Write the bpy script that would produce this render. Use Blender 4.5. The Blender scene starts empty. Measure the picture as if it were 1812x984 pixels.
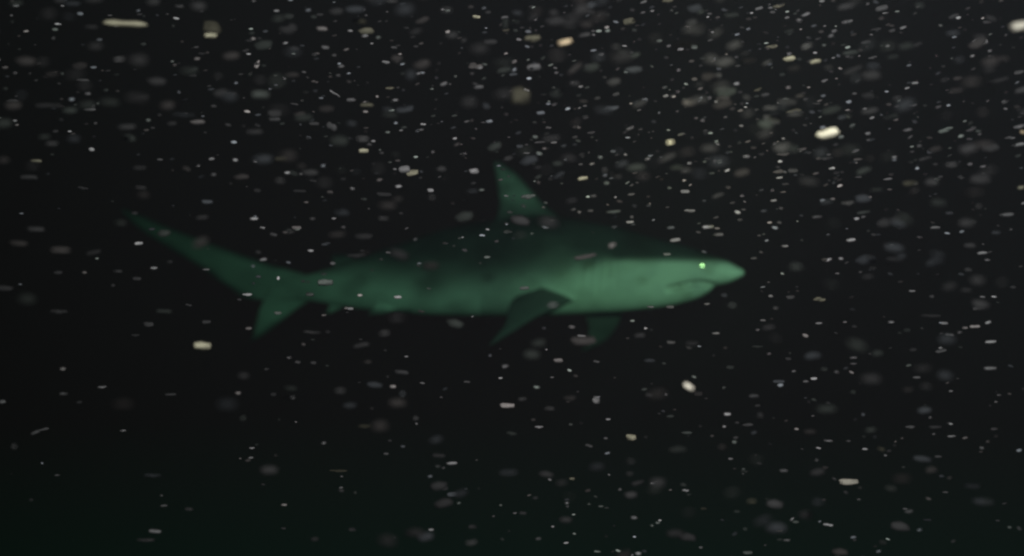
import bpy, bmesh, math, random
import numpy as np
from mathutils import Vector, Matrix, noise
random.seed(11)
S = bpy.context.scene
COL = S.collection

# ------------------------------------------------------------------ camera
TAN = math.tan(math.radians(25.0))          # half of a 50 degree lens
FOCUS = 2.2
cam_d = bpy.data.cameras.new("camera")
cam = bpy.data.objects.new("camera", cam_d)
COL.objects.link(cam)
cam.rotation_euler = (math.radians(90), 0, 0)
cam_d.sensor_width = 36.0
cam_d.lens = 18.0 / TAN
cam_d.clip_start, cam_d.clip_end = 0.02, 500
cam_d.dof.use_dof = True
cam_d.dof.focus_distance = FOCUS
cam_d.dof.aperture_fstop = 1.43              # about a 27 mm pupil
S.camera = cam

def at(px, py, d):
    """Point seen at photo pixel (px, py), d metres ahead of the camera."""
    return Vector((d * TAN * (px - 906) / 906, d, -d * TAN * (py - 492) / 906))

# ------------------------------------------------------------------ world: night water, almost no ambient light
W = bpy.data.worlds.new("World")
S.world = W
W.use_nodes = True
nt = W.node_tree
bg = nt.nodes["Background"]
tc = nt.nodes.new("ShaderNodeTexCoord")
sep = nt.nodes.new("ShaderNodeSeparateXYZ")
mr = nt.nodes.new("ShaderNodeMapRange")
mr.inputs[1].default_value, mr.inputs[2].default_value = -0.30, -0.12
mixw = nt.nodes.new("ShaderNodeMix"); mixw.data_type = 'RGBA'
mixw.inputs["A"].default_value = (0.003, 0.0060, 0.0055, 1)
mixw.inputs["B"].default_value = (0.0095, 0.0012, 0.0023, 1)
nt.links.new(tc.outputs["Generated"], sep.inputs[0])
nt.links.new(sep.outputs["Z"], mr.inputs[0])
nt.links.new(mr.outputs[0], mixw.inputs["Factor"])
nt.links.new(mixw.outputs["Result"], bg.inputs[0])
bg.inputs[1].default_value = 1.0

# ------------------------------------------------------------------ the diver's torches: narrow beam on the head, wide flood
def spot(name, loc, target, watts, size_deg, blend, color, radius=0.03):
    l = bpy.data.lights.new(name, 'SPOT')
    l.energy, l.spot_size, l.spot_blend, l.color = watts, math.radians(size_deg), blend, color
    l.shadow_soft_size = radius
    o = bpy.data.objects.new(name, l)
    COL.objects.link(o)
    o.location = loc
    o.rotation_euler = (Vector(target) - Vector(loc)).to_track_quat('-Z', 'Y').to_euler()
    return o
LAMP = Vector((0.14, -0.05, 0.36))
spot("torch_beam", LAMP, at(1165, 486, 4.0), 170, 17, 0.95, (1.0, 0.82, 0.62))
spot("torch_flood", LAMP + Vector((0.06, 0, 0.05)), at(1050, 260, 4.0), 260, 115, 1.0, (1.0, 0.80, 0.84))

S.view_settings.view_transform = 'Standard'
S.view_settings.look = 'None'
S.view_settings.exposure = 0.0
S.view_settings.gamma = 1.0
S.cycles.use_denoising = True
S.cycles.adaptive_threshold = 0.003
S.cycles.filter_width = 2.4
S.cycles.volume_bounces = 1
S.cycles.max_bounces = 6

# ------------------------------------------------------------------ helpers
def mat(name):
    m = bpy.data.materials.new(name)
    m.use_nodes = True
    return m, m.node_tree, m.node_tree.nodes["Principled BSDF"]

def link(name, me, parent=None):
    o = bpy.data.objects.new(name, me)
    COL.objects.link(o)
    o.parent = parent
    return o

def hermite(xs, ys, x):
    """Smooth interpolation with limited slopes; xs ascending."""
    xs, ys, x = np.asarray(xs, float), np.asarray(ys, float), np.asarray(x, float)
    d = np.diff(ys) / np.diff(xs)
    m = np.zeros_like(ys)
    m[0], m[-1] = d[0], d[-1]
    for i in range(1, len(ys) - 1):
        m[i] = 0 if d[i-1] * d[i] <= 0 else 2 * d[i-1] * d[i] / (d[i-1] + d[i])
    i = np.clip(np.searchsorted(xs, x) - 1, 0, len(xs) - 2)
    h = xs[i+1] - xs[i]
    t = np.clip((x - xs[i]) / h, 0, 1)
    return ((2*t**3 - 3*t**2 + 1) * ys[i] + (t**3 - 2*t**2 + t) * h * m[i]
            + (-2*t**3 + 3*t**2) * ys[i+1] + (t**3 - t**2) * h * m[i+1])

# ------------------------------------------------------------------ shark
# profile in photo pixels: station, top edge, bottom edge, half width
PROF = [
 (470, 494, 516,  4), (500, 490, 524,  7), (530, 488, 530, 11), (560, 482, 534, 16), (600, 468, 541, 24), (650, 451, 548, 35),
 (720, 428, 554, 49), (800, 402, 558, 64), (880, 389, 559, 74), (940, 385, 559, 78), (1000, 386, 557, 79),
 (1060, 396, 554, 75), (1120, 410, 549, 69), (1180, 426, 542, 60), (1225, 439, 531, 52), (1244, 446, 523, 48),
 (1252, 449, 518, 45), (1258, 451, 512, 44), (1264, 453, 506.5, 41), (1285, 461, 502, 34), (1302, 470, 495, 23), (1313, 476, 489, 13),
 (1319, 481, 485, 2)]
P = np.array(PROF, float)
def prof(x):
    return tuple(hermite(P[:, 0], P[:, k], x) for k in (1, 2, 3))
def depth(px):
    return 4.12 + (1000 - px) * 0.00122 + 0.10 * math.sin((px - 500) / 260.0)
def unit(px):
    return depth(px) * TAN / 906               # metres per photo pixel there
def mouth_y(px):
    return hermite([1168, 1200, 1230, 1262], [512, 505, 500, 505.5], px)

verts, faces = [], []
NR = 112
stations = np.concatenate([np.arange(470, 1020, 8), np.arange(1020, 1319.5, 2.0)])
for sx in stations:
    top, bot, hw = (float(v) for v in prof(sx))
    zc = top + (bot - top) * 0.52
    for k in range(NR):
        a = 2 * math.pi * k / NR
        c, s = math.cos(a), math.sin(a)
        pw = 0.90 if s > 0 else 0.82
        y = hw * math.copysign(abs(c) ** pw, c)
        v = zc - ((zc - top) if s > 0 else (bot - zc)) * math.copysign(abs(s) ** 0.97, s)
        # mouth: a slit with an overhanging upper lip and a slightly set-back lower jaw
        if 1168 < sx < 1264:
            my = float(mouth_y(sx))
            fade = min(1, (sx - 1168) / 16)
            y -= math.copysign(26 * fade * math.exp(-((v - my) / 3.6) ** 2), y) * min(1, abs(y) / 8)
            if v > my: y *= 1 - 0.07 * fade
        # five gill slits
        for g in range(5):
            gx = 1024 + 15 * g + (v - 490) * -0.10
            if 462 + g < v < 526 - g:
                y -= math.copysign(1.7 * math.exp(-((sx - gx) / 2.4) ** 2), y)
        # eye socket
        y -= math.copysign(2.0 * math.exp(-(((sx - 1243) / 6) ** 2 + ((v - 470) / 5) ** 2)), y)
        p = at(sx, v, depth(sx))
        p.y += y * unit(sx)                     # true sideways thickness
        # keep the outline where it is seen although this side is nearer
        verts.append(p)
n = len(stations)
for i in range(n - 1):
    for k in range(NR):
        k2 = (k + 1) % NR
        faces.append((i*NR + k, i*NR + k2, (i+1)*NR + k2, (i+1)*NR + k))
faces.append(tuple(range(NR)))
faces.append(tuple(reversed(range((n-1)*NR, n*NR))))

def fin(rows, thick):
    """rows: (front px, front py, rear px, rear py, metres nearer (-) or farther (+)); root row first."""
    K = 14
    base = len(verts)
    R = np.array(rows, float)
    t = np.linspace(0, 1, len(rows)); tt = np.linspace(0, 1, 26)
    G = [hermite(t, R[:, j], tt) for j in range(5)]
    # chord normal: mostly sideways; for tilted fins use the plane of the fin
    pts = []
    for i in range(26):
        dm = depth((G[0][i] + G[2][i]) / 2)
        a = at(G[0][i], G[1][i], dm + G[4][i]); b = at(G[2][i], G[3][i], dm + G[4][i])
        pts.append((a, b))
    for i, (a, b) in enumerate(pts):
        i0, i1 = max(0, i-1), min(25, i+1)
        span = ((pts[i1][0] + pts[i1][1]) - (pts[i0][0] + pts[i0][1])) / 2
        nrm = (b - a).cross(span)
        nrm = nrm.normalized() if nrm.length > 1e-9 else Vector((0, 1, 0))
        w = max(thick * (1 - 0.62 * tt[i]), 0.011)
        for k in range(2 * K):
            u = k / K if k < K else 2 - k / K
            prof_t = 0.30 + 0.70 * math.sin(math.pi * min(1, u * 1.0) ** 0.62)
            side = 1 if k < K else -1
            q = 0 if k in (0, K) else 1
            verts.append(a.lerp(b, u) + nrm * (side * q * w * prof_t / 2))
    for i in range(25):
        for k in range(2 * K):
            k2 = (k + 1) % (2 * K)
            faces.append((base + i*2*K + k, base + i*2*K + k2, base + (i+1)*2*K + k2, base + (i+1)*2*K + k))
    faces.append(tuple(reversed(range(base, base + 2*K))))
    faces.append(tuple(range(base + 25*2*K, base + 26*2*K)))

# dorsal fin: long straight front edge, almost upright hollow rear edge
fin([(1030, 412, 868, 412, 0), (1000, 389, 872, 392, 0), (966, 362, 881, 362, 0), (938, 332, 879, 332, 0), (912, 304, 875, 308, 0),
     (893, 291, 872, 292, 0), (880, 285, 871, 285, 0)], 0.042)
# second dorsal fin
fin([(640, 466, 592, 480, 0), (624, 455, 588, 466, 0), (608, 450, 584, 458, 0), (594, 450, 578, 457, 0)], 0.020)
# tail fin, upper lobe and lower lobe
fin([(560, 490, 515, 530, 0), (480, 467, 447, 532, 0), (420, 447, 398, 505, 0), (360, 425, 348, 470, 0), (300, 402, 288, 434, 0),
     (250, 381, 240, 401, 0), (214, 368, 219, 379, 0)], 0.034)
fin([(566, 520, 480, 505, 0), (528, 546, 460, 540, 0), (492, 574, 450, 576, 0), (462, 596, 444, 598, 0), (446, 605, 440, 605, 0)], 0.026)
# near pectoral fin, swept down and back towards the viewer
fin([(1054, 503, 958, 509, -0.10), (1040, 521, 906, 528, -0.17), (1000, 539, 897, 549, -0.23), (952, 561, 893, 570, -0.28),
     (906, 589, 877, 594, -0.33), (868, 612, 860, 615, -0.36)], 0.032)
# far pectoral fin, seen under the throat
fin([(1108, 524, 1018, 534, 0.08), (1103, 552, 1030, 556, 0.15), (1093, 577, 1040, 580, 0.21), (1074, 600, 1040, 604, 0.27), (1040, 618, 1026, 620, 0.33)], 0.034)
# pelvic fins and anal fin
for s in (-1, 1):
    fin([(722, 538, 662, 538, s * 0.05), (703, 549, 655, 550, s * 0.08), (678, 555, 648, 557, s * 0.10)], 0.020)
fin([(622, 532, 586, 528, 0), (604, 545, 580, 545, 0), (588, 553, 574, 554, 0)], 0.018)

CENTRE = at(800, 480, depth(800))
raw = bpy.data.meshes.new("shark_raw")
raw.from_pydata([v - CENTRE for v in verts], [], faces)
tmp = bpy.data.objects.new("shark_raw", raw)
COL.objects.link(tmp)
rm = tmp.modifiers.new("voxel", 'REMESH'); rm.mode = 'VOXEL'; rm.voxel_size = 0.0052
sm = tmp.modifiers.new("smooth", 'SMOOTH'); sm.factor = 0.5; sm.iterations = 4
dg = bpy.context.evaluated_depsgraph_get()
body_me = bpy.data.meshes.new_from_object(tmp.evaluated_get(dg))
body_me.name = "shark_body"
bpy.data.objects.remove(tmp); bpy.data.meshes.remove(raw)

# countershading pigment: dark back, pale flank and belly, dark outer side of the pectoral fin
nv = len(body_me.vertices)
co = np.empty(nv * 3); body_me.vertices.foreach_get("co", co); co = co.reshape(-1, 3) + np.array(CENTRE)
no = np.empty(nv * 3); body_me.vertices.foreach_get("normal", no); no = no.reshape(-1, 3)
px = 906 + co[:, 0] / (co[:, 1] * TAN) * 906
py = 492 - co[:, 2] / (co[:, 1] * TAN) * 906
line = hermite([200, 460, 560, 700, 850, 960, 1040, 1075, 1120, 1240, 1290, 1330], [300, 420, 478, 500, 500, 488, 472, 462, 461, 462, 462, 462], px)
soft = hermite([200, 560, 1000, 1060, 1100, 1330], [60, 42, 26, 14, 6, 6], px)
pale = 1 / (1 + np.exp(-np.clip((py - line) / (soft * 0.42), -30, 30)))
ybody = np.array([depth(v) for v in px])
off = co[:, 1] - ybody
hwm = prof(px)[2] * np.array([unit(v) for v in px])
peclen = (px > 850) & (px < 1075) & (off < -0.02) & (py > 497)
pt, pb = prof(px)[0], prof(px)[1]
zc_ = pt + (pb - pt) * 0.52
ss = np.clip((py - zc_) / (pb - zc_), 0, 1)
flank = hwm * np.sqrt(1 - ss ** 2) ** 0.85          # how far the flank itself bulges at this height
outside = np.clip((-off - flank - 0.004) / 0.012, 0, 1) * peclen
outside = np.maximum(outside, ((py > 561) & peclen) * 1.0)
pale = pale * (1 - outside) + 0.06 * outside
farfin = (py > 553) & (px > 1000) & (px < 1120) & (off > 0.02)
pale = np.where(farfin, 0.10, pale)
pale = np.where((py > 547) & (px > 640) & (px < 730), 0.22, pale)
pale = np.where((py < 456) & (px > 560) & (px < 650), 0.0, pale)
dors = (py < prof(px)[0] - 2) & (px > 800)
pale = np.where(dors, 0.36 * np.clip(0.15 + (prof(px)[0] - 2 - py) / 45, 0, 1), pale)
pale = np.minimum(pale, np.clip(0.33 + (px - 440) / 560, 0.34 - 0.18 * np.clip((440 - px) / 220, 0, 1), 1))  # torchlight fading towards the tail put into the skin colour; tail tip duskier
# dusky margins on the dorsal and tail fins, coloured in to mimic hazy edges
def margin(lines):
    d = np.full(len(px), 1e9)
    for ln in lines:
        for (ax, ay), (bx, by) in zip(ln, ln[1:]):
            ux, uy = bx - ax, by - ay
            k = np.clip(((px - ax) * ux + (py - ay) * uy) / (ux * ux + uy * uy), 0, 1)
            d = np.minimum(d, np.hypot(px - ax - k * ux, py - ay - k * uy))
    return d
dm = margin([[(1000, 389), (966, 362), (938, 332), (912, 304), (893, 291), (871, 285)], [(871, 285), (875, 308), (879, 332), (881, 362), (872, 392)]])
tm = margin([[(560, 486), (480, 467), (420, 447), (360, 425), (300, 402), (250, 381), (214, 368)], [(214, 368), (240, 401), (288, 434), (348, 470), (398, 505), (447, 532), (440, 605)],
             [(575, 535), (528, 546), (492, 574), (462, 596), (440, 605)]])
fade = np.where(dors, np.clip(dm / 13, 0, 1), np.clip(np.clip(tm / 15, 0, 1) + np.clip((px - 485) / 60, 0, 1), 0, 1))
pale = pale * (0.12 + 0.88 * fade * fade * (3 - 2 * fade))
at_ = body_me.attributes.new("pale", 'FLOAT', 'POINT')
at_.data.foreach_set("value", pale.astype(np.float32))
body_me.polygons.foreach_set("use_smooth", np.ones(len(body_me.polygons), bool))

m_skin, t_, b_ = mat("shark_skin")
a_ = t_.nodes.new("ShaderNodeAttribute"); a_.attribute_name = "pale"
tcn = t_.nodes.new("ShaderNodeTexCoord")
n1 = t_.nodes.new("ShaderNodeTexNoise"); n1.inputs["Scale"].default_value = 7; n1.inputs["Detail"].default_value = 5
n2 = t_.nodes.new("ShaderNodeTexNoise"); n2.inputs["Scale"].default_value = 260; n2.inputs["Detail"].default_value = 2
mp = t_.nodes.new("ShaderNodeMapping"); mp.inputs["Scale"].default_value = (0.35, 1, 1)
t_.links.new(tcn.outputs["Object"], mp.inputs[0]); t_.links.new(mp.outputs[0], n1.inputs["Vector"])
t_.links.new(tcn.outputs["Object"], n2.inputs["Vector"])
mrn = t_.nodes.new("ShaderNodeMapRange")
mrn.inputs[1].default_value, mrn.inputs[2].default_value, mrn.inputs[3].default_value, mrn.inputs[4].default_value = 0.3, 0.7, -0.06, 0.06
t_.links.new(n1.outputs[0], mrn.inputs[0])
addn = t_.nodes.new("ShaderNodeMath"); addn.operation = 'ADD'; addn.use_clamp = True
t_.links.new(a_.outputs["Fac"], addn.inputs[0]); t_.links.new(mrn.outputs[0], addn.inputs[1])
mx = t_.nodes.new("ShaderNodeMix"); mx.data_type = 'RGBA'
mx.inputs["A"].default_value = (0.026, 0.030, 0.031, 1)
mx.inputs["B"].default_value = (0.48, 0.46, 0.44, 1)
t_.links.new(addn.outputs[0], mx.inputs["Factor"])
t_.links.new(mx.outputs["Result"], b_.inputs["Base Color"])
b_.inputs["Roughness"].default_value = 0.62
b_.inputs["Specular IOR Level"].default_value = 0.15
bp = t_.nodes.new("ShaderNodeBump"); bp.inputs["Strength"].default_value = 0.12; bp.inputs["Distance"].default_value = 0.002
t_.links.new(n2.outputs[0], bp.inputs["Height"]); t_.links.new(bp.outputs[0], b_.inputs["Normal"])
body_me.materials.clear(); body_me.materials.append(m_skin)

shark = bpy.data.objects.new("shark", None)
COL.objects.link(shark)
shark.location = CENTRE
shark["label"] = "dark backed, pale bellied shark swimming to the right with its mouth closed"
shark["category"] = "shark"
body = link("body", body_me, shark)

m_eye, t2, b2 = mat("eye_shine")               # the mirror layer behind a shark's pupil throws torchlight back
b2.inputs["Base Color"].default_value = (1.0, 0.78, 0.52, 1)
b2.inputs["Metallic"].default_value = 1.0
b2.inputs["Roughness"].default_value = 0.24
eb = bmesh.new()
bmesh.ops.create_uvsphere(eb, u_segments=24, v_segments=14, radius=1)
bmesh.ops.scale(eb, vec=(1.0, 0.2, 0.9), verts=eb.verts)
for f in eb.faces: f.smooth = True
eye_me = bpy.data.meshes.new("eye"); eb.to_mesh(eye_me); eb.free()
eye_me.materials.append(m_eye)
top, bot, hw = (float(v) for v in prof(1243))
zc = top + (bot - top) * 0.52
sv = ((zc - 470) / (zc - top)) ** (1 / 0.97)
ey = hw * (math.sqrt(1 - sv * sv)) ** 0.90 * unit(1243)
for s in (-1, 1):
    e = link("eye", eye_me, shark)
    p = at(1243, 470, depth(1243) - ey)
    if s > 0: p = at(1243, 470, depth(1243)) + Vector((0, ey, 0))
    e.location = p - CENTRE + Vector((0, 0.001 * -s, 0))
    e.scale = (0.0078,) * 3
    e.rotation_euler = Vector((-0.135, 0.99 * s, 0.042)).to_track_quat('Y', 'Z').to_euler()

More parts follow.
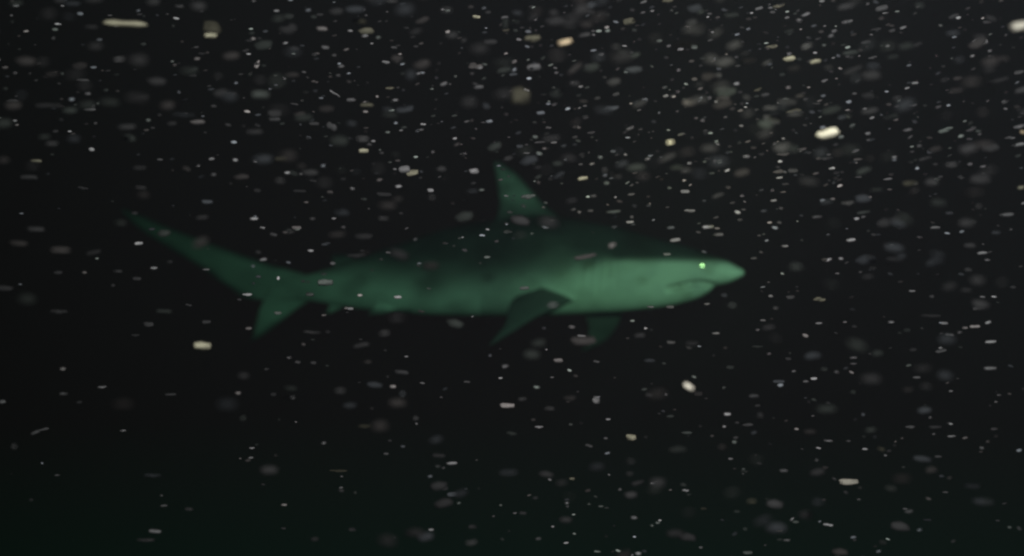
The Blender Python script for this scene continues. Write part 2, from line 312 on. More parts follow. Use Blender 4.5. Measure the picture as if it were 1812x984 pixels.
# ------------------------------------------------------------------ marine snow
# photo x, y, width, height, tilt (degrees, right end up), brightness seen, softness (0 sharp .. 3 very near), tint, albedo correction
FLAKES = """
222 42 80 18 0 125 1 y L
375 50 35 34 0 78 1 y
372 63 26 11 0 130 1 y
318 12 20 10 0 45 1 w
210 105 35 12 0 52 1 w
148 143 24 10 0 48 0 w
158 194 26 10 0 56 0 w
22 179 22 8 0 44 0 w
350 216 28 12 0 76 0 p
378 188 12 6 0 46 0 w
340 134 18 9 0 36 0 w
240 175 46 26 0 33 2 w
160 48 28 10 0 34 1 w
85 188 50 14 0 32 1 w
325 205 45 14 0 32 1 b
358 96 15 8 0 34 0 w
570 51 22 11 0 90 0 p
648 55 29 13 0 86 0 y
576 84 16 9 0 75 0 w
566 26 15 8 0 44 0 w
693 3 26 10 0 52 1 w
790 18 26 16 0 66 1 w
454 115 22 12 58 92 0 p
460 168 36 20 0 62 1 g
490 143 42 26 0 40 2 g
684 111 16 9 0 95 0 w
702 105 25 25 0 50 1 p
727 133 25 26 0 44 1 b
691 157 17 9 6 92 0 y
784 149 22 10 8 80 0 w
593 166 22 5 -38 105 0 w F
621 177 19 8 4 76 0 w
649 186 28 12 2 70 0 y
599 134 11 8 0 50 0 w
558 145 15 8 0 56 0 p
486 211 24 11 2 54 0 w
556 219 20 8 0 54 0 w
587 224 22 16 -20 62 0 w L
749 220 12 6 5 112 0 w
642 246 26 10 0 60 1 w
520 184 16 6 -8 44 0 w
434 90 20 9 0 42 0 w
440 72 16 9 0 40 0 w
404 222 14 10 -10 42 0 w
636 38 30 14 0 40 1 y
456 222 14 10 0 36 0 w
843 30 14 7 -4 130 0 y
893 31 15 8 8 72 0 w
895 53 15 8 10 56 0 y
894 42 16 24 0 42 1 g
919 70 13 7 2 86 0 w
945 69 34 20 10 86 1 y
999 75 30 15 12 180 0 o
1033 62 26 12 10 60 1 w
868 74 28 12 2 52 1 w
843 117 30 16 8 82 0 p
835 130 14 9 0 46 0 w
945 119 28 13 5 92 0 w
908 132 16 8 5 60 0 b
847 154 21 10 5 76 0 w
920 171 40 38 0 72 1 y
932 160 13 9 0 88 0 w
860 188 18 18 0 46 1 b
957 200 17 9 6 92 0 b
866 215 14 7 8 108 0 b
825 215 15 7 0 56 0 w
1007 196 34 9 10 54 0 w
1082 192 30 12 6 66 0 b
1046 116 26 11 10 54 1 w
1063 97 11 9 10 66 0 w
1100 102 50 34 15 48 2 w
1090 83 20 12 0 46 1 w
1113 38 24 15 15 82 0 y
1048 9 26 13 12 62 1 b
1065 25 18 10 0 46 0 w
1138 4 14 8 20 82 0 w
1183 2 22 10 8 80 0 y
1090 167 14 8 15 62 0 w
1130 195 12 6 0 56 0 w
1178 170 11 6 15 110 0 w
971 226 13 7 8 62 0 w
1115 227 18 7 25 82 0 w L
1046 235 16 8 5 56 0 w
978 178 30 20 0 40 2 g
985 98 42 20 0 38 2 p
975 245 36 12 10 46 1 w
820 72 20 12 20 42 1 w
1343 15 16 8 18 88 0 w
1378 11 24 10 12 78 0 y
1425 26 18 9 22 98 0 w
1418 39 26 10 8 47 1 g
1295 27 30 13 8 48 1 g
1215 80 62 26 8 50 2 y
1205 87 13 8 20 100 0 w
1201 124 9 6 25 92 0 w
1368 84 22 12 8 84 0 y
1426 82 30 14 18 74 1 w
1448 68 14 6 25 48 0 w
1397 104 24 10 10 155 0 y
1443 109 22 10 10 135 0 y
1458 143 17 9 12 78 0 w
1476 55 13 8 15 78 0 w
1496 39 18 8 15 88 0 w
1209 53 20 10 10 46 0 b
1318 95 22 8 8 40 1 w
1222 180 54 24 6 75 1 p
1272 179 16 8 18 64 0 w
1341 159 17 9 20 60 0 y
1354 168 18 9 12 60 0 w
1364 191 34 14 8 64 1 w
1379 181 12 8 22 72 0 w
1403 197 28 12 10 70 0 y
1465 236 44 20 14 240 1 c
1490 208 20 12 10 52 1 b
1232 209 10 4 0 62 0 w
1253 235 22 10 4 82 0 w
1205 238 14 7 12 72 0 w
1446 184 16 6 0 52 0 w
1310 163 11 4 0 50 0 w
1422 165 12 6 10 44 0 w
1237 150 24 12 8 42 1 w
1405 122 28 16 10 40 1 p
1325 108 30 16 5 38 1 p
1465 120 20 12 10 44 1 w
1560 15 24 11 12 78 0 w
1570 26 48 26 8 38 2 p
1503 38 12 8 18 78 0 w
1598 49 13 6 18 90 0 w
1688 29 21 9 14 84 0 w
1806 46 40 24 8 185 1 c
1747 39 17 8 4 54 0 w
1734 74 28 12 10 64 0 w
1532 75 20 8 12 60 0 w
1552 53 22 10 10 50 0 w
1546 103 18 9 14 60 0 w
1620 80 30 12 8 44 1 w
1619 147 14 6 5 98 0 w
1617 187 16 7 10 60 0 w
1589 189 14 7 10 54 0 w
1605 230 18 8 10 78 0 w
1670 231 36 13 10 84 0 g
1718 229 22 8 20 66 0 w
1803 224 24 9 10 84 0 w
1809 234 12 12 0 115 0 o
1789 244 24 9 6 66 0 w
1715 246 12 5 0 56 0 w
1803 128 20 9 14 66 0 w
1672 142 20 12 20 42 1 w
1722 145 50 18 10 44 2 p
1692 160 34 12 8 44 1 p
1765 143 40 12 15 42 1 w
1536 170 26 16 0 44 1 w
1502 207 16 14 5 47 1 b
1500 100 10 7 10 56 0 w
1577 207 30 12 14 40 1 g
1580 102 26 12 10 40 1 g
64 285 24 9 0 70 0 y
90 254 28 10 0 42 1 w
52 315 34 12 0 40 1 w
64 406 34 14 0 42 1 w
107 443 40 16 2 45 1 p
245 431 15 7 8 125 0 w
367 357 22 9 0 64 0 b
378 309 12 8 0 52 0 w
330 299 20 12 -20 38 1 p
290 413 26 18 0 50 1 g
355 430 38 24 25 42 2 p
365 477 14 5 0 62 0 w
242 493 18 9 0 42 0 w
147 334 20 8 -8 37 0 w
247 297 26 10 0 34 1 w
103 482 18 8 0 36 0 w
208 480 18 8 0 36 0 w
165 447 30 12 10 32 1 w
358 385 26 12 5 38 1 w
250 332 26 9 0 36 1 w
643 267 18 9 3 138 0 y
766 269 8 4 6 98 0 w
716 300 22 13 6 108 0 w
729 306 22 12 4 118 0 y
671 318 18 10 0 62 0 p
762 337 12 8 3 118 0 w
584 340 14 9 0 52 0 p
450 387 16 7 0 110 0 w
465 403 12 7 0 98 0 w
525 403 18 7 2 88 0 p
591 387 9 6 0 75 0 w
484 415 16 9 -10 50 0 w
466 459 16 7 8 94 0 w
492 492 9 9 30 112 0 w
575 500 28 12 2 88 0 g
735 424 9 5 0 68 0 w
687 447 12 6 0 52 0 w
547 442 15 9 0 48 0 w
575 432 26 9 4 44 0 b
680 344 28 9 0 44 0 w
680 388 24 13 0 44 1 w
608 402 11 6 0 48 0 w
470 278 20 9 -10 45 0 w
498 282 26 12 0 44 1 y
520 307 20 14 0 40 1 g
495 320 22 12 0 40 1 w
553 387 13 7 0 44 0 w
530 338 26 8 0 38 0 w
455 337 16 10 0 38 1 w
515 410 18 10 20 42 1 w
630 452 36 10 0 38 1 w
765 350 14 10 0 40 1 w
555 320 16 8 0 38 0 w
573 485 14 7 0 46 0 g
839 303 19 11 4 125 0 w
920 259 14 8 8 58 0 b
932 271 14 6 5 65 0 w
955 252 20 5 5 58 0 w
980 252 13 5 5 84 0 w
823 272 10 5 0 56 0 w
1047 290 15 7 8 88 0 w
1031 316 19 9 10 145 0 y
935 349 28 14 6 78 0 g
1049 347 15 8 4 62 0 w
1117 344 14 6 5 70 0 w
1045 373 13 7 0 60 0 w
1088 376 30 12 8 64 0 g
1115 393 15 6 6 120 0 w
1118 384 8 7 0 66 0 w
1186 252 18 9 12 180 0 y
1087 402 12 10 0 52 0 b
1082 434 24 17 5 82 1 p
1036 454 44 11 12 64 1 p
1195 425 21 9 8 115 0 w
1187 403 16 7 2 72 0 b
1180 450 14 6 0 88 0 g
862 455 13 6 2 88 0 g
897 410 24 8 0 50 0 g
977 391 12 6 0 48 0 g
1070 301 14 14 0 47 1 w
1160 285 30 14 20 42 2 w
835 338 26 10 0 38 1 b
1212 339 18 9 5 110 0 w
1222 374 21 9 2 94 0 w
1253 402 21 9 4 130 0 w
1272 415 19 8 2 78 0 w
1320 277 16 8 3 85 0 w
1388 273 27 12 8 66 0 p
1420 265 22 9 12 62 0 p
1376 304 20 11 8 70 0 p
1403 302 20 10 6 64 0 w
1380 315 14 6 10 115 0 w
1472 298 12 5 8 140 0 w
1464 280 24 8 12 47 0 w
1390 326 14 6 4 50 0 w
1367 337 9 4 8 68 0 w
1385 340 12 5 4 65 0 p
1369 355 13 6 2 98 0 w
1313 347 10 5 2 82 0 w
1318 357 6 6 0 60 0 w
1316 371 10 5 2 54 0 w
1500 359 26 13 2 58 1 w
1446 384 20 7 4 58 0 w
1390 436 14 7 4 88 0 w
1333 457 14 7 4 58 0 w
1464 460 18 9 8 86 0 w
1481 484 10 5 0 58 0 w
1465 415 8 4 0 48 0 b
1246 446 12 8 -10 60 0 b
1250 281 12 8 0 44 0 w
1347 273 14 8 0 42 0 w
1480 306 14 7 5 42 0 w
1291 259 12 8 0 42 0 w
1213 270 36 18 10 40 2 p
1514 267 14 5 15 74 0 w
1518 282 18 7 8 62 0 p
1520 314 14 6 4 52 0 w
1570 317 17 7 8 78 0 w
1608 324 40 13 6 54 1 y
1683 292 30 14 4 56 1 w
1804 256 22 7 8 98 0 w
1807 332 16 10 2 94 0 y
1780 380 28 12 4 72 0 w
1528 376 26 9 8 48 0 g
1506 425 18 7 8 130 0 w
1655 403 17 6 1 78 0 w
1680 377 16 6 2 47 0 b
1627 420 12 5 -6 50 0 w
1716 435 24 12 0 47 1 w
1738 448 17 7 4 98 0 w
1748 460 13 5 4 68 0 w
1789 406 8 5 0 47 0 w
1585 436 28 16 5 38 1 w
1583 460 34 14 -4 38 1 w
1731 365 16 10 5 42 1 w
1545 475 18 10 0 36 1 w
1550 336 26 10 5 38 1 g
357 612 33 17 -2 145 1 y
263 574 20 10 0 47 0 w
365 570 16 8 0 47 0 w
181 685 17 7 0 64 0 w
112 697 16 7 0 42 0 w
302 698 22 6 3 42 0 w
4 711 14 9 0 64 0 w
290 551 34 12 0 36 1 g
105 553 36 14 0 34 1 w
334 540 14 7 0 38 0 w
200 505 8 6 0 36 0 w
240 594 16 8 0 32 0 w
439 522 18 7 0 115 0 w
704 526 15 7 2 135 0 w
620 546 12 5 0 96 0 w
492 554 14 7 4 74 0 g
440 581 13 6 0 75 0 p
573 558 9 5 2 65 0 p
759 511 11 6 0 68 0 g
548 521 16 9 0 58 0 g
511 633 13 5 0 88 0 w
527 641 13 8 4 50 0 w
555 642 14 9 4 47 0 w
537 610 9 9 0 50 0 p
719 631 8 4 0 65 0 w
711 659 28 11 -4 50 0 w
781 703 8 3 5 76 0 w
680 590 24 14 8 45 1 w
640 612 34 12 12 40 1 w
552 589 36 9 -3 40 1 w
602 692 24 14 0 40 1 w
712 697 12 12 0 38 1 b
484 698 12 8 0 36 0 w
471 653 14 8 0 36 0 w
746 551 16 8 0 44 0 p
735 740 18 14 0 40 1 w
430 740 12 10 0 34 1 g
510 704 24 10 0 34 1 w
928 510 20 9 4 80 0 g
978 540 24 13 4 68 1 w
963 581 10 5 -8 42 0 b
1012 579 14 6 -2 78 0 w
1033 603 50 19 3 58 1 p
1029 595 18 7 -2 80 0 w
1119 568 9 5 3 92 0 g
1142 581 9 5 4 102 0 w
1132 594 24 14 10 44 1 w
1187 606 17 8 -4 64 0 w
988 638 18 9 0 96 0 p
893 648 19 11 6 70 0 w
1056 640 15 7 -2 52 0 w
885 669 9 4 0 96 0 w
977 668 8 4 0 58 0 w
955 683 12 5 0 50 0 w
826 676 14 6 0 50 0 w
897 718 26 11 -2 120 0 p
1055 708 10 11 0 215 0 w
1076 742 9 4 0 90 0 w
867 629 10 8 0 47 0 b
1178 698 8 5 -10 52 0 w
1186 737 16 8 0 44 0 g
973 723 24 11 6 44 1 w
923 706 26 12 0 40 1 w
1150 700 20 16 0 38 1 w
1010 706 28 16 0 36 1 p
1152 544 14 7 0 76 0 w
1186 543 16 7 0 72 0 w
1251 538 12 6 0 74 0 w
1266 590 15 7 2 82 0 w
1218 684 25 16 -32 225 0 c
1287 733 14 7 0 120 0 w
1440 670 12 5 2 138 0 w
1361 626 9 4 4 95 0 w
1350 567 11 5 2 76 0 w
1341 584 9 5 0 62 0 w
1360 580 30 12 4 40 1 w
1372 545 15 9 0 52 0 w
1399 526 17 8 8 55 0 w
1452 530 28 12 2 76 0 y
1449 572 13 5 2 90 0 w
1495 570 8 4 0 62 0 w
1378 675 24 7 2 58 0 b
1334 701 20 9 0 50 0 w
1292 650 16 8 0 42 0 g
1395 635 12 7 0 44 0 w
1282 524 16 14 0 44 1 b
1296 541 18 10 0 42 1 g
1345 735 16 16 0 38 1 w
1235 697 16 9 0 40 0 p
1240 608 24 12 0 38 1 g
1459 654 16 10 0 38 1 g
1225 608 30 14 0 37 1 w
1281 686 8 5 0 44 0 g
1340 614 22 8 0 36 0 g
1614 515 12 5 0 80 0 w
1649 525 9 7 10 47 0 w
1577 570 12 5 0 80 0 w
1671 572 15 6 0 95 0 w
1725 578 20 8 5 104 0 p L
1708 580 12 4 0 72 0 p
1680 593 18 8 0 60 0 w
1753 605 24 8 2 110 0 w
1752 652 22 9 1 86 0 w
1665 621 22 6 14 62 0 w
1622 668 15 6 0 64 0 w
1682 692 10 5 0 65 0 w
1767 699 12 6 0 47 0 w
1509 633 15 6 3 62 0 w
1510 644 14 6 0 50 0 w
1527 734 9 10 0 50 0 b
1732 546 22 8 2 47 0 w
1710 513 26 9 0 38 1 w
1650 560 40 10 0 36 1 w
1646 739 8 5 0 50 0 w
1698 588 10 4 5 54 0 w
1616 619 18 8 0 38 0 w
1605 584 14 8 0 36 0 g
1510 695 16 10 0 38 1 g
63 765 20 8 22 50 0 w
76 760 20 7 12 47 0 w
218 762 11 4 2 58 0 w
274 940 26 10 0 74 0 w
290 895 14 6 0 47 0 w
260 957 38 12 3 34 1 w
334 901 18 9 0 34 1 w
101 841 10 4 4 37 0 w
25 790 12 10 0 32 1 w
270 842 34 10 0 32 1 b
446 793 11 5 0 82 0 w
444 810 10 5 0 64 0 w
573 784 10 6 2 65 0 w
683 803 10 5 -5 54 0 w
603 863 11 5 0 82 0 w
761 843 10 6 4 70 0 b
601 834 34 7 0 40 0 y
713 790 10 6 0 50 0 b
800 820 20 8 0 105 0 w
801 875 22 10 0 58 0 b
645 755 26 12 0 36 1 y
622 937 22 9 0 34 0 w
502 936 10 7 0 34 0 w
737 750 6 5 0 52 0 w
776 806 28 10 0 36 1 w
628 872 8 10 0 34 0 g
954 756 16 7 0 92 0 w
1117 774 19 11 -2 118 0 y
1043 789 18 9 -6 52 0 w
1071 775 16 9 0 44 0 b
1012 847 11 5 -2 65 0 y
1003 890 8 4 0 72 0 w
886 894 6 4 0 58 0 g
911 908 8 5 0 58 0 w
925 908 16 8 2 40 0 w
978 932 7 5 0 75 0 w
1063 896 10 4 0 58 0 g
1042 892 8 4 0 44 0 g
1157 855 13 6 10 60 0 w
1128 855 26 12 14 38 1 w
1097 866 8 6 10 54 0 w
1122 916 14 7 -6 75 0 w
1164 925 10 5 4 72 0 g
1154 930 8 3 4 60 0 g
1057 976 14 5 -2 68 0 g
834 960 26 13 4 45 1 w
835 932 26 10 0 36 1 w
1010 751 8 4 -5 44 0 g
1186 867 8 4 0 48 0 p
905 768 22 12 -10 38 1 g
900 836 40 10 3 36 1 b
1214 868 16 7 -2 88 0 w
1214 766 20 9 0 54 0 g
1322 752 20 10 4 50 0 w
1293 812 10 5 0 68 0 w
1387 833 18 7 -3 60 0 w
1449 793 11 5 -4 98 0 w
1466 780 17 5 -5 75 0 w
1502 853 33 13 -2 132 0 c
1467 929 23 8 -5 105 0 w
1376 939 22 8 -9 68 0 y
1393 956 16 5 0 60 0 w
1323 978 18 6 0 65 0 g
1445 814 8 7 0 48 0 w
1331 887 24 10 5 42 1 y
1303 905 14 7 0 34 0 g
1460 828 12 8 0 36 0 p
1318 834 16 8 0 36 0 g
1245 900 14 6 0 34 0 y
1758 759 17 5 0 92 0 w
1682 772 20 7 -3 78 0 w
1612 756 20 7 0 60 0 w
1652 768 10 5 0 50 0 w
1660 808 16 6 0 44 0 w
1672 871 12 6 0 50 0 w
1608 905 19 10 2 54 0 w
1655 756 22 8 0 40 0 w
1502 781 12 6 0 42 0 w
1560 796 20 12 -15 38 1 y
1640 920 16 7 0 32 0 b
1562 960 18 14 0 30 1 g
1720 860 30 10 0 30 1 b
"""
LABELS = {
 (222, 42): ("long yellow flake with two lobes, high in the water over the shark's tail", "the two-lobed yellow flake"),
 (375, 50): ('large blurred squarish yellowish flake beside the long two-lobed yellow flake', 'the squarish yellow flake'),
 (372, 63): ('bright yellow fleck at the lower edge of the squarish blurred yellowish flake', ''),
 (999, 75): ("bright orange and cream flake high above the shark's dorsal fin", "the bright orange flake"),
 (1465, 236): ("brightest flake of all, thick cream capsule beyond the shark's snout", "the brightest cream flake"),
 (1806, 46): ('big blurred cream flake cut by the frame in the upper right corner', 'the cut-off cream flake'),
 (1809, 234): ('small orange fleck cut by the frame below the big corner flake', 'the small orange fleck'),
 (357, 612): ("stubby bright yellow flake below the shark's tail fin", "the stubby yellow flake"),
 (1218, 684): ("fat cream oval flake tilted downward below the shark's head", "the tilted cream oval"),
 (1055, 708): ("small round white fleck, brightest one below the shark's belly", "the round white fleck"),
 (897, 718): ('dull pinkish oblong flake beside the round white fleck under the shark', 'the pinkish oblong flake'),
 (1502, 853): ('long cream flake alone in the dark lower right water', 'the lone cream flake'),
 (1117, 774): ('plump yellowish flake under the round white fleck and the tilted oval', 'the plump yellowish flake'),
 (920, 171): ('large dim blurred square flake straight above the dorsal fin tip', 'the dim square flake'),
 (932, 160): ('small grey fleck on the corner of the dim square flake', ''),
 (945, 69): ('long dull yellowish flake just beside the bright orange flake', 'the dull yellowish flake'),
 (1222, 180): ("long broad dim rounded flake above the shark's head", "the broad dim flake"),
 (1186, 252): ("small bright cream-yellow fleck above the shark's head, under the broad dim flake", "the bright cream-yellow fleck"),
 (1031, 316): ('thin yellow fleck in front of the dorsal fin', 'the thin yellow fleck'),
 (643, 267): ("bright yellow fleck above the middle of the shark's tail half", "the small bright yellow fleck"),
 (1397, 104): ('yellow oblong fleck, the brighter of the close pair upper right', 'the brighter yellow pair fleck'),
 (1443, 109): ('yellow oblong fleck, the paler of the close pair upper right', 'the paler yellow pair fleck'),
 (716, 300): ('grey left half of two touching flakes behind the dorsal fin', 'the two touching flakes'),
 (729, 306): ('yellowish right half of two touching flakes behind the dorsal fin', ''),
 (839, 303): ('chunky pale flake right behind the dorsal fin tip', 'the chunky pale flake'),
 (593, 166): ('thin hair-like pale fibre slanting down in the upper water', 'the slanting fibre'),
 (454, 115): ('steeply tilted warm grey flake under the squarish yellow flake', 'the steep tilted flake'),
 (460, 168): ('blurred greenish flake below the steeply tilted warm grey flake', 'the blurred greenish flake'),
 (935, 349): ('greenish grey flake right in front of the dorsal fin', 'the flake on the dorsal fin'),
 (1082, 434): ("squarish brown-grey blurred flake over the shark's nape", "the squarish nape flake"),
 (1036, 454): ("long warm-tinted streak-shaped flake along the shark's gill region", "the long gill-side flake"),
 (1033, 603): ("broad smoky flake beneath the shark's pectoral fins", "the broad smoky flake"),
 (1029, 595): ('small paler flake lying on the broad smoky flake under the pectoral fins', ''),
 (245, 431): ("small bright white fleck below the tip of the shark's tail", "the bright tail-side fleck"),
 (843, 30): ('small yellow fleck at the top, between grey ones over the dorsal fin', 'the small top yellow fleck'),
 (1253, 402): ("bright pale oblong fleck above the shark's eye", "the bright fleck over the eye"),
 (704, 526): ("bright white fleck on the shark's hind flank", "the bright flank fleck"),
 (439, 522): ("pale thin fleck at the fork of the shark's tail", "the tail-fork fleck"),
 (1506, 425): ("bright slanted fleck out ahead of the shark's snout", "the bright slanted fleck"),
 (274, 940): ('grey oblong flake lowest in the dark lower left water', 'the lower left grey flake'),
 (63, 765): ('slanted dim grey flake, lower end of a touching pair at far left', 'the slanted dim pair'),
 (76, 760): ('slanted dim grey flake, upper end of a touching pair at far left', ''),
 (1452, 530): ("dull yellow-grey rectangular flake ahead of the shark's mouth", "the dull rectangular flake"),
 (1753, 605): ('pale bar-shaped flake at the right, upper of two stacked ones', 'the upper bar flake'),
 (1752, 652): ('grey bar-shaped flake at the right, lower of two stacked ones', 'the lower bar flake'),
 (1725, 578): ('pinkish tapering flake with a tail above the two stacked bars', 'the pinkish tapering flake'),
 (1440, 670): ('tiny bright dash in the dark water below and ahead of the snout', 'the tiny bright dash'),
 (1472, 298): ('tiny bright dash just below the brightest cream flake', 'the tiny upper dash'),
 (1670, 231): ('slanted greenish grey flake between the brightest cream flake and the right edge', 'the slanted greenish flake'),
 (1215, 80): ('very large faint olive blurred flake in the crowded upper water', 'the faint olive flake'),
 (1100, 102): ('very large faint grey blurred flake right of the bright orange flake', 'the faint grey cloud flake'),
 (800, 820): ('small bright grey fleck, brightest near the bottom middle', 'the bright bottom fleck'),
 (1467, 929): ('slightly tipped pale bar near the bottom, under the lone cream flake', 'the tipped pale bar'),
 (1287, 733): ('small bright stub beside and below the tilted cream oval', 'the bright stub'),
 (450, 387): ("bright thin fleck above the shark's tail stalk", "the thin fleck over the tail"),
 (181, 685): ('grey dash alone in the dark lower left, under the tail', 'the lone left dash'),
 (148, 143): ('faint pinkish grey smudge in the upper left dark', 'the faint upper left smudge'),
 (64, 285): ('dull yellow streak near the left edge above tail height', 'the dull yellow streak'),
 (107, 443): ("blurred brownish streak left of the shark's tail tip", "the blurred brown streak"),
 (603, 863): ("small grey dash in the dark water far below the shark's tail stalk", "the far-below dash"),
 (1119, 568): ("tiny green-lit fleck just under the shark's throat", "the throat fleck"),
}
CORR = [0.907, 0.339, 1.557, 1.768, 4.104, 1.477, 1.346, 0.869, 0.717, 1.022, 0.536, 0.96, 1.082, 1.229, 0.985, 0.626, 0.744, 0.658, 0.815, 0.468, 1.218, 0.471, 1.128, 0.957, 3.669, 0.897, 0.589, 0.612, 7.026, 0.928, 11.893, 0.855, 0.679, 1.305, 1.223, 0.601, 0.554, 0.632, 0.925, 1.916, 0.806, 0.567, 0.491, 0.975, 0.774, 0.863, 4.46, 1.216, 1.131, 0.452, 1.44, 0.81, 2.205, 1.002, 0.502, 0.592, 0.993, 0.57, 0.59, 0.785, 0.551, 8.59, 0.544, 0.682, 0.819, 1.075, 0.02, 0.627, 0.706, 0.752, 0.349, 1.077, 0.581, 2.039, 0.259, 0.723, 0.863, 0.364, 0.761, 0.425, 1, 1.059, 0.598, 0.025, 2.828, 1.052, 1.06, 0.613, 1.192, 1.426, 0.02, 0.403, 0.02, 1.781, 12, 0.724, 1.072, 0.667, 0.611, 0.707, 0.798, 1.104, 9.467, 0.067, 0.5, 0.903, 3.435, 0.743, 0.616, 0.809, 12, 1.03, 0.575, 0.671, 1.372, 0.09, 1.287, 0.898, 0.902, 0.564, 0.516, 0.316, 0.23, 0.924, 0.49, 0.02, 0.692, 1.147, 0.24, 0.666, 0.769, 3.381, 0.587, 0.558, 0.898, 0.771, 7.184, 0.84, 0.725, 1.202, 0.746, 1.611, 1.31, 0.819, 1.013, 2.339, 0.587, 1.116, 2.279, 0.971, 0.618, 0.407, 8.015, 0.541, 0.505, 0.831, 1.112, 1.567, 0.892, 1.024, 2.051, 0.911, 0.832, 1.306, 0.856, 0.719, 1.046, 1.033, 0.621, 0.597, 0.975, 0.72, 1.215, 0.765, 1.119, 2.09, 0.662, 12, 0.543, 0.593, 1.357, 0.662, 0.835, 1.453, 12, 0.758, 1.584, 0.712, 12, 1.372, 0.683, 12, 1.101, 0.02, 0.924, 0.542, 2.047, 3.549, 0.237, 0.821, 1.063, 1.73, 1.85, 0.424, 0.744, 1.37, 0.91, 3.069, 0.94, 0.509, 0.61, 1.445, 2.216, 3.006, 0.564, 2.501, 2.504, 0.526, 0.603, 0.741, 0.417, 0.534, 0.859, 0.505, 0.365, 2.456, 0.343, 1.322, 0.869, 0.422, 0.96, 0.391, 0.872, 0.717, 1.168, 0.955, 0.716, 1.36, 0.39, 0.513, 0.781, 0.446, 1.543, 0.888, 1.729, 0.417, 0.366, 0.852, 5.088, 0.521, 0.517, 6.024, 0.644, 0.68, 12, 0.79, 0.776, 1.471, 1.206, 1.434, 0.518, 2.326, 2.026, 2.293, 0.627, 0.228, 0.519, 0.818, 0.331, 1.206, 12, 0.707, 0.876, 0.821, 0.98, 1.647, 0.852, 12, 1.167, 0.79, 0.896, 0.746, 1.063, 1.777, 0.813, 0.753, 3.781, 1.898, 0.02, 0.384, 1.775, 0.776, 0.837, 0.831, 0.724, 0.636, 1.437, 1.504, 0.892, 4.8, 1.114, 1.055, 0.873, 1.935, 0.696, 0.913, 0.71, 0.683, 0.734, 0.739, 1.144, 12, 1.077, 12, 1.25, 1.42, 1.561, 1.821, 0.538, 12, 1.593, 0.828, 1.592, 1.438, 4.443, 0.493, 1.051, 0.805, 0.973, 3, 12, 0.581, 1.725, 2.58, 12, 0.657, 1.353, 1.143, 1.344, 0.796, 0.547, 0.664, 1.058, 1.232, 3.959, 1.518, 0.092, 0.666, 0.752, 12, 1.038, 1.997, 3.963, 0.638, 1.699, 1.376, 1.13, 0.659, 0.82, 0.444, 0.58, 0.866, 12, 0.983, 12, 12, 0.75, 1.816, 1.334, 0.83, 0.525, 0.883, 0.731, 2.274, 0.751, 0.909, 0.459, 0.541, 0.664, 3.126, 0.708, 0.392, 0.031, 1.633, 0.627, 2.769, 0.662, 0.932, 0.611, 1.528, 0.703, 0.806, 10.322, 0.933, 0.98, 0.695, 0.603, 0.908, 2.042, 1.042, 2.017, 1.282, 1.143, 1.087, 0.764, 1.27, 2.35, 12, 0.917, 0.375, 1.071, 1.355, 1.116, 2.915, 0.993, 1.34, 1.532, 1.119, 2.763, 3.687, 1.322, 1.265, 1.266, 12, 0.811, 12, 0.938, 0.897, 1.159, 0.824, 0.729, 1.176, 0.705, 0.86, 1.703, 0.669, 0.71, 0.948, 0.808, 1.036, 0.022, 1.453, 3.627, 0.966, 1.074, 0.584, 1.671, 0.882, 2.986, 8.771, 0.724, 1.09, 1.215, 1.206, 12, 1.754, 1.382, 0.968, 2.643, 2.027, 0.861, 0.985, 2.913, 0.6, 0.664, 0.92, 1.594, 7.205, 12, 0.716, 1.182, 12, 1.241, 1.508, 1.372, 3.378, 1.414, 0.527, 0.612, 0.794, 12, 0.945, 0.909, 2.384, 1.324, 0.857, 0.969, 0.481, 1.253, 1.35, 0.51, 0.599, 0.677]
DUST = 1.0

TINT = {'w': (1.00, 0.99, 0.97), 'y': (1.00, 0.95, 0.66), 'c': (1.00, 0.94, 0.76), 'o': (1.00, 0.80, 0.50), 'p': (1.00, 0.92, 0.86),
        'b': (0.91, 0.99, 1.05), 'g': (0.88, 1.00, 0.88)}
def fluff(tint, path):
    """Pigment of a clump that reads as this tint in torchlight filtered by that many metres of water; reddened with distance to cancel that filtering."""
    return tuple(t * k / 1.18 for t, k in zip(tint, (math.exp(0.18 * path), 1.25 * math.exp(0.026 * path), 1.19 * math.exp(0.095 * path))))

def lin(b):
    b /= 255.0
    return b / 12.92 if b <= 0.04045 else ((b + 0.055) / 1.055) ** 2.4

# a handful of clump shapes, unit half-length along x, half-height along z
def clump(seed, lobes, power, rough, subdiv=2):
    rnd = random.Random(seed)
    bm = bmesh.new()
    bmesh.ops.create_icosphere(bm, subdivisions=subdiv, radius=1)
    off = Vector((rnd.uniform(-50, 50), rnd.uniform(-50, 50), rnd.uniform(-50, 50)))
    for v in bm.verts:
        p = v.co.copy()
        q = Vector([math.copysign(abs(c) ** power, c) for c in p])
        k = 1 + rough * noise.noise(p * 1.6 + off) + 0.5 * rough * noise.noise(p * 3.7 + off)
        q *= k
        if lobes == 2:                                   # pinched in the middle, one end lower
            pinch = 1 - 0.34 * math.exp(-(q.x / 0.28) ** 2)
            q.z *= pinch; q.y *= pinch; q.z -= 0.16 * q.x
        if lobes == 3:                                   # tapering with a thin tail
            taper = 0.35 + 0.65 * (q.x + 1) / 2
            q.z *= taper; q.y *= taper
        v.co = q
    for f in bm.faces: f.smooth = True
    me = bpy.data.meshes.new("snow_clump"); bm.to_mesh(me); bm.free()
    return me
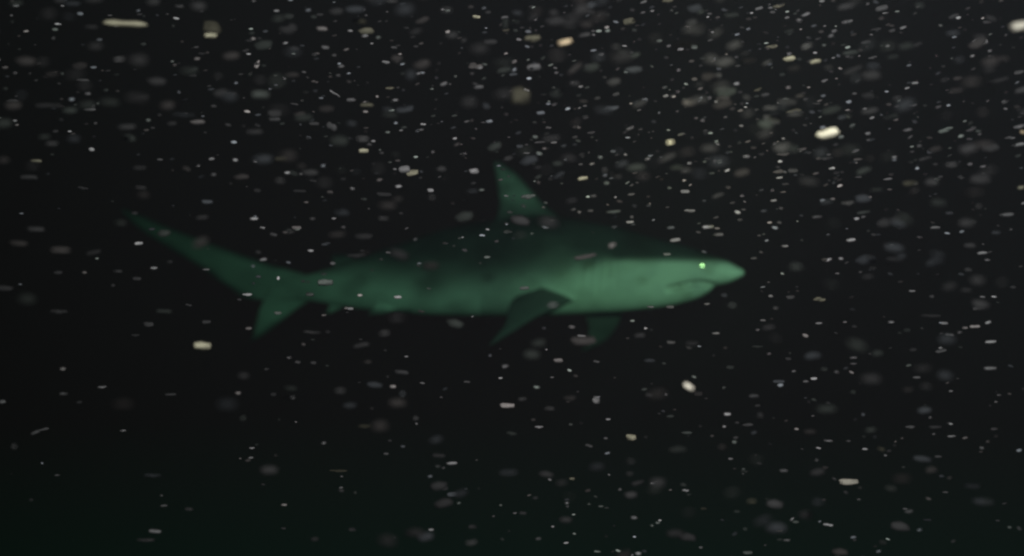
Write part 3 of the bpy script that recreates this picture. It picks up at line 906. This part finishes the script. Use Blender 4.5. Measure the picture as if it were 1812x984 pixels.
def aggregate(seed, n):
    """A ragged flake: a few lumps grown together."""
    rnd = random.Random(seed)
    bm = bmesh.new()
    for k in range(n):
        c = Vector((rnd.uniform(-0.55, 0.55), rnd.uniform(-0.4, 0.4), rnd.uniform(-0.45, 0.45)))
        r = rnd.uniform(0.42, 0.68)
        got = bmesh.ops.create_icosphere(bm, subdivisions=2, radius=1)['verts']
        sx, sz = r * rnd.uniform(0.8, 1.15), r * rnd.uniform(0.7, 1.05)
        for v in got:
            w = 1 + 0.28 * noise.noise(v.co * 1.9 + Vector((seed, k, 0)))
            v.co = Vector((v.co.x * sx, v.co.y * r, v.co.z * sz)) * w + c
    for f in bm.faces: f.smooth = True
    me = bpy.data.meshes.new("snow_aggregate"); bm.to_mesh(me); bm.free()
    return me
def fibre():
    bm = bmesh.new()
    rings = []
    for i in range(9):
        u = i / 8 * 2 - 1
        r = 0.9 - 0.45 * abs(u + 0.3) ** 2
        rings.append([bm.verts.new((u, r * math.cos(a), 0.55 * math.sin(u * 2.6) + r * math.sin(a))) for a in [k * math.pi / 3 for k in range(6)]])
    for a, b in zip(rings, rings[1:]):
        for k in range(6): bm.faces.new((a[k], a[(k+1) % 6], b[(k+1) % 6], b[k]))
    bm.faces.new(list(reversed(rings[0]))); bm.faces.new(rings[-1])
    for f in bm.faces: f.smooth = True
    me = bpy.data.meshes.new("snow_fibre"); bm.to_mesh(me); bm.free()
    return me

m_snow, t3, b3 = mat("marine_snow")                     # organic fluff; lamp falloff and water tint are cancelled in each clump's pigment
oi = t3.nodes.new("ShaderNodeObjectInfo")
tx = t3.nodes.new("ShaderNodeTexCoord")
nz = t3.nodes.new("ShaderNodeTexNoise"); nz.inputs["Scale"].default_value = 1.7; nz.inputs["Detail"].default_value = 3
vm = t3.nodes.new("ShaderNodeVectorMath"); vm.operation = 'ADD'
t3.links.new(tx.outputs["Object"], vm.inputs[0]); t3.links.new(oi.outputs["Random"], vm.inputs[1])
t3.links.new(vm.outputs[0], nz.inputs["Vector"])
rg = t3.nodes.new("ShaderNodeMapRange")
rg.inputs[1].default_value, rg.inputs[2].default_value, rg.inputs[3].default_value, rg.inputs[4].default_value = 0.3, 0.7, 0.72, 1.0
t3.links.new(nz.outputs[0], rg.inputs[0])
ml = t3.nodes.new("ShaderNodeMix"); ml.data_type = 'RGBA'; ml.blend_type = 'MULTIPLY'; ml.inputs["Factor"].default_value = 1
t3.links.new(oi.outputs["Color"], ml.inputs["A"]); t3.links.new(rg.outputs[0], ml.inputs["B"])
t3.links.new(ml.outputs["Result"], b3.inputs["Base Color"])
b3.inputs["Roughness"].default_value = 1.0
b3.inputs["Specular IOR Level"].default_value = 0.0
m_dust, t4, b4 = mat("marine_dust")
va = t4.nodes.new("ShaderNodeAttribute"); va.attribute_name = "pigment"
t4.links.new(va.outputs["Color"], b4.inputs["Base Color"])
b4.inputs["Roughness"].default_value = 1.0
b4.inputs["Specular IOR Level"].default_value = 0.0

SHAPES = [clump(3, 1, 0.88, 0.26, 3), clump(8, 1, 0.80, 0.30, 3), clump(17, 1, 0.9, 0.30), clump(21, 1, 0.62, 0.14), clump(34, 2, 0.85, 0.20), clump(40, 3, 0.9, 0.26), aggregate(5, 3), aggregate(9, 4), aggregate(14, 3), aggregate(23, 5)]
TWO, FIB = clump(55, 2, 0.80, 0.12, 3), fibre()
for me in SHAPES + [TWO, FIB]: me.materials.append(m_snow)

rows = []
for i, ln in enumerate(FLAKES.strip().splitlines()):
    f = ln.split()
    x, y, w, h, ang, b, soft = (float(v) for v in f[:7])
    rnd = random.Random(i * 7919 + 5)
    if soft >= 2: d = rnd.uniform(1.0, 1.3)
    elif soft == 1: d = rnd.uniform(1.4, 1.8)
    else: d = rnd.uniform(2.05, 2.85)
    if b > 100 and soft == 0: d = min(d, rnd.uniform(1.85, 2.2))
    if b > 170: d = min(d, rnd.uniform(1.45, 1.6))
    rows.append(dict(i=i, x=x, y=y, w=w, h=h, ang=ang, b=b, soft=int(soft), tint=f[7], shape=f[8] if len(f) > 8 else '', d=d, rnd=rnd))
for r in rows:
    d, rnd = r['d'], r['rnd']
    u = d * TAN / 906
    blur = 0.027 * abs(1 / d - 1 / FOCUS) * 906 / TAN + 1.5
    w, h = max(r['w'] - 0.55 * blur, r['w'] * 0.45), max(r['h'] - 0.55 * blur, r['h'] * 0.45)
    r['loc'] = at(r['x'], r['y'], d)
    r['scale'] = (w * u / 2, (w * 0.35 + h * 0.65) * u / 2, h * u / 2)
    dist2 = (r['loc'] - LAMP).length_squared
    alb = lin(r['b']) * dist2 * 1 / 2.4  # lamp falloff divided out of the seen brightness and put into the colour
    alb *= CORR[r['i']] if r['i'] < len(CORR) else 1.0
    r['alb'] = min(max(alb, 0.002), 0.92)
    t = fluff(TINT[r['tint']], d + math.sqrt(dist2))
    k = min(1.0, 0.95 / (max(t) * r['alb']))
    r['col'] = tuple(c * r['alb'] * k for c in t) + (1,)
    r['rot'] = (rnd.uniform(-0.4, 0.4), -math.radians(r['ang']), rnd.uniform(-0.25, 0.25))
    r['mesh'] = TWO if r['shape'] == 'L' else FIB if r['shape'] == 'F' else rnd.choice(SHAPES[:2] if r['b'] > 115 else SHAPES)

def worth(r):
    return r['w'] * r['h'] * min(1, max(0.05, (r['b'] - 24) / 40)) + (1e6 if (int(r['x']), int(r['y'])) in LABELS else 0)
order = sorted(rows, key=worth, reverse=True)
big, small = order[:300], order[300:]

# labels: the striking ones have their own; the others are told by the neighbour they drift beside
ANCH = [(x, y, s) for (x, y), (l, s) in LABELS.items() if s]
ANCH += [(1243, 470, "the shark's shining eye"), (1318, 484, "the tip of the shark's snout"), (874, 288, "the tip of the dorsal fin"), (218, 374, "the upper tip of the tail fin"),
         (448, 602, "the lower tip of the tail fin"), (868, 616, "the tip of the near pectoral fin"), (1062, 610, "the tip of the far pectoral fin"), (960, 470, "the shark's shoulder"),
         (655, 552, "the shark's pelvic fins"), (545, 510, "the shark's tail stalk"), (1000, 386, "the front of the dorsal fin base"), (1215, 500, "the shark's mouth")]
DIRS = ["to the right of", "up and right of", "above", "up and left of", "to the left of", "down and left of", "below", "down and right of"]
def looks(r):
    a = r['w'] * r['h']
    size = 'tiny' if a < 95 else 'small' if a < 230 else 'broad' if r['h'] > 14 else 'long' if r['w'] > 27 else 'middling'
    br = 'very faint' if r['b'] < 43 else 'dim' if r['b'] < 64 else 'pale' if r['b'] < 95 else 'bright'
    tint = {'w': 'grey', 'y': 'yellowish', 'c': 'cream', 'o': 'orange', 'p': 'warm grey', 'b': 'bluish grey', 'g': 'greenish'}[r['tint']]
    edge = 'blurred ' if r['soft'] else ''
    return f"{size} {br} {edge}{tint} fleck"
taken, final = set(), {}
cand = []
for r in big:
    key = (int(r['x']), int(r['y']))
    if key in LABELS:
        final[r['i']] = LABELS[key][0]
        continue
    for ax, ay, s in ANCH:
        dx, dy = r['x'] - ax, ay - r['y']
        dist = math.hypot(dx, dy)
        if 4 < dist < 260:
            cand.append((dist, r['i'], s, int(round(math.degrees(math.atan2(dy, dx)) / 45)) % 8))
by_i = {r['i']: r for r in big}
for dist, i, s, k in sorted(cand):
    if i in final: continue
    how = 'close ' if dist < 60 else 'well ' if dist > 130 else ''
    for ph in ((DIRS[k], how),):
        text = f"{looks(by_i[i])} {ph[1] if k % 4 else ('just ' if how == 'close ' else '' if not how else 'well ') if k in (2, 6) else ph[1]}{ph[0]} {s}"
        if text in taken or len(text.split()) > 16: continue
        taken.add(text); final[i] = text
for r in big:
    if r['i'] not in final:
        zone = ('upper' if r['y'] < 300 else 'lower' if r['y'] > 640 else 'middle') + ' water ' + ('on the left' if r['x'] < 500 else 'on the right' if r['x'] > 1350 else 'in the middle')
        final[r['i']] = f"{looks(r)} in the {zone}"

def place(o, r):
    o.location, o.rotation_euler, o.scale, o.color = r['loc'], r['rot'], r['scale'], r['col']
for r in sorted(big, key=lambda r: r['i']):
    o = link("snow_flake", r['mesh'])
    place(o, r)
    o["label"] = final[r['i']]
    o["category"] = "snow flake"
    o["group"] = "flakes of marine snow drifting in the torchlight"

# the smallest specks, plus the fine dust nobody could count, as one mass
DV, DF, DC = [], [], []
def dust(loc, rot, scale, col, me):
    M = Matrix.LocRotScale(loc, __import__('mathutils').Euler(rot), scale)
    b0 = len(DV)
    DV.extend(M @ v.co for v in me.vertices)
    DF.extend(tuple(b0 + k for k in p.vertices) for p in me.polygons)
    DC.extend([col] * len(me.vertices))
for r in small:
    dust(r['loc'], r['rot'], r['scale'], r['col'], r['mesh'])
LOW = [clump(70 + k, 1, 0.85, 0.25, 1) for k in range(4)]
rd = random.Random(4)
for k in range(2300):
    near = rd.random() < 0.30
    d = rd.uniform(1.15, 1.8) if near else rd.uniform(1.9, 2.9)
    q = rd.random()
    y = rd.uniform(-30, 1010) if q < 0.38 else rd.uniform(-40, 330) if q < 0.8 else rd.uniform(-40, 520)
    x = rd.uniform(-60, 1870) if rd.random() < 0.55 else rd.gauss(1250, 420)
    if x < 420 and y > 250 and rd.random() < 0.7: continue
    if 880 < x < 1335 and 425 < y < 560 or 640 < x < 900 and 480 < y < 560: continue
    if near and any(abs(x - q['x']) < 40 and abs(y - q['y']) < 26 for q in rows if q['b'] > 75): continue
    p = at(x, y, d)
    u = d * TAN / 906
    wpx = rd.uniform(14, 42) if near else rd.uniform(4, 13)
    hpx = wpx * rd.uniform(0.25, 0.55)
    L = (rd.uniform(0.009, 0.020) if near else 0.013 + 0.20 * rd.random() ** 5) * DUST
    dist2 = (p - LAMP).length_squared
    alb = min(0.4, L * dist2 / 2.4)
    tilt = math.radians(rd.gauss(10 if y < 350 else 2, 11) * (1 if x > 700 else 0.4))
    t = fluff(rd.choice([TINT['w'], TINT['w'], TINT['b'], TINT['p'], TINT['g']]), d + math.sqrt(dist2))
    dust(p, (rd.uniform(-.4, .4), -tilt, rd.uniform(-.3, .3)), (wpx*u/2, hpx*u/2, hpx*u/2), tuple(c * alb for c in t) + (1,), rd.choice(LOW))
dme = bpy.data.meshes.new("snow_dust")
dme.from_pydata(DV, [], DF)
ca = dme.color_attributes.new("pigment", 'FLOAT_COLOR', 'POINT')
ca.data.foreach_set("color", np.array([[min(1, max(0, c)) for c in q] for q in DC], np.float32).ravel())
dme.polygons.foreach_set("use_smooth", np.ones(len(dme.polygons), bool))
dme.materials.append(m_dust)
do = link("snow_dust", dme)
do["label"] = "fine dust of countless faint specks drifting all through the dark water"
do["category"] = "marine snow"
do["kind"] = "stuff"

# ------------------------------------------------------------------ the water itself: one closed even volume round everything
hb = bmesh.new()
bmesh.ops.create_cube(hb, size=1)
bmesh.ops.scale(hb, vec=(18, 10, 9), verts=hb.verts)
hm = bpy.data.meshes.new("haze"); hb.to_mesh(hm); hb.free()
haze = link("haze", hm)
haze.location = (0, 3.5, 0)
m_w = bpy.data.materials.new("sea_water"); m_w.use_nodes = True
wt = m_w.node_tree
for nd in list(wt.nodes):
    if nd.type == 'BSDF_PRINCIPLED': wt.nodes.remove(nd)
pv = wt.nodes.new("ShaderNodeVolumePrincipled")
pv.inputs["Color"].default_value = (0.0100, 0.0105, 0.0128, 1)
pv.inputs["Absorption Color"].default_value = (0.314, 0.90, 0.625, 1)
pv.inputs["Density"].default_value = 0.40
wt.links.new(pv.outputs[0], wt.nodes["Material Output"].inputs["Volume"])
hm.materials.append(m_w)
haze["label"] = "dark murky green sea water filling the whole view"
haze["category"] = "water"
haze["kind"] = "stuff"
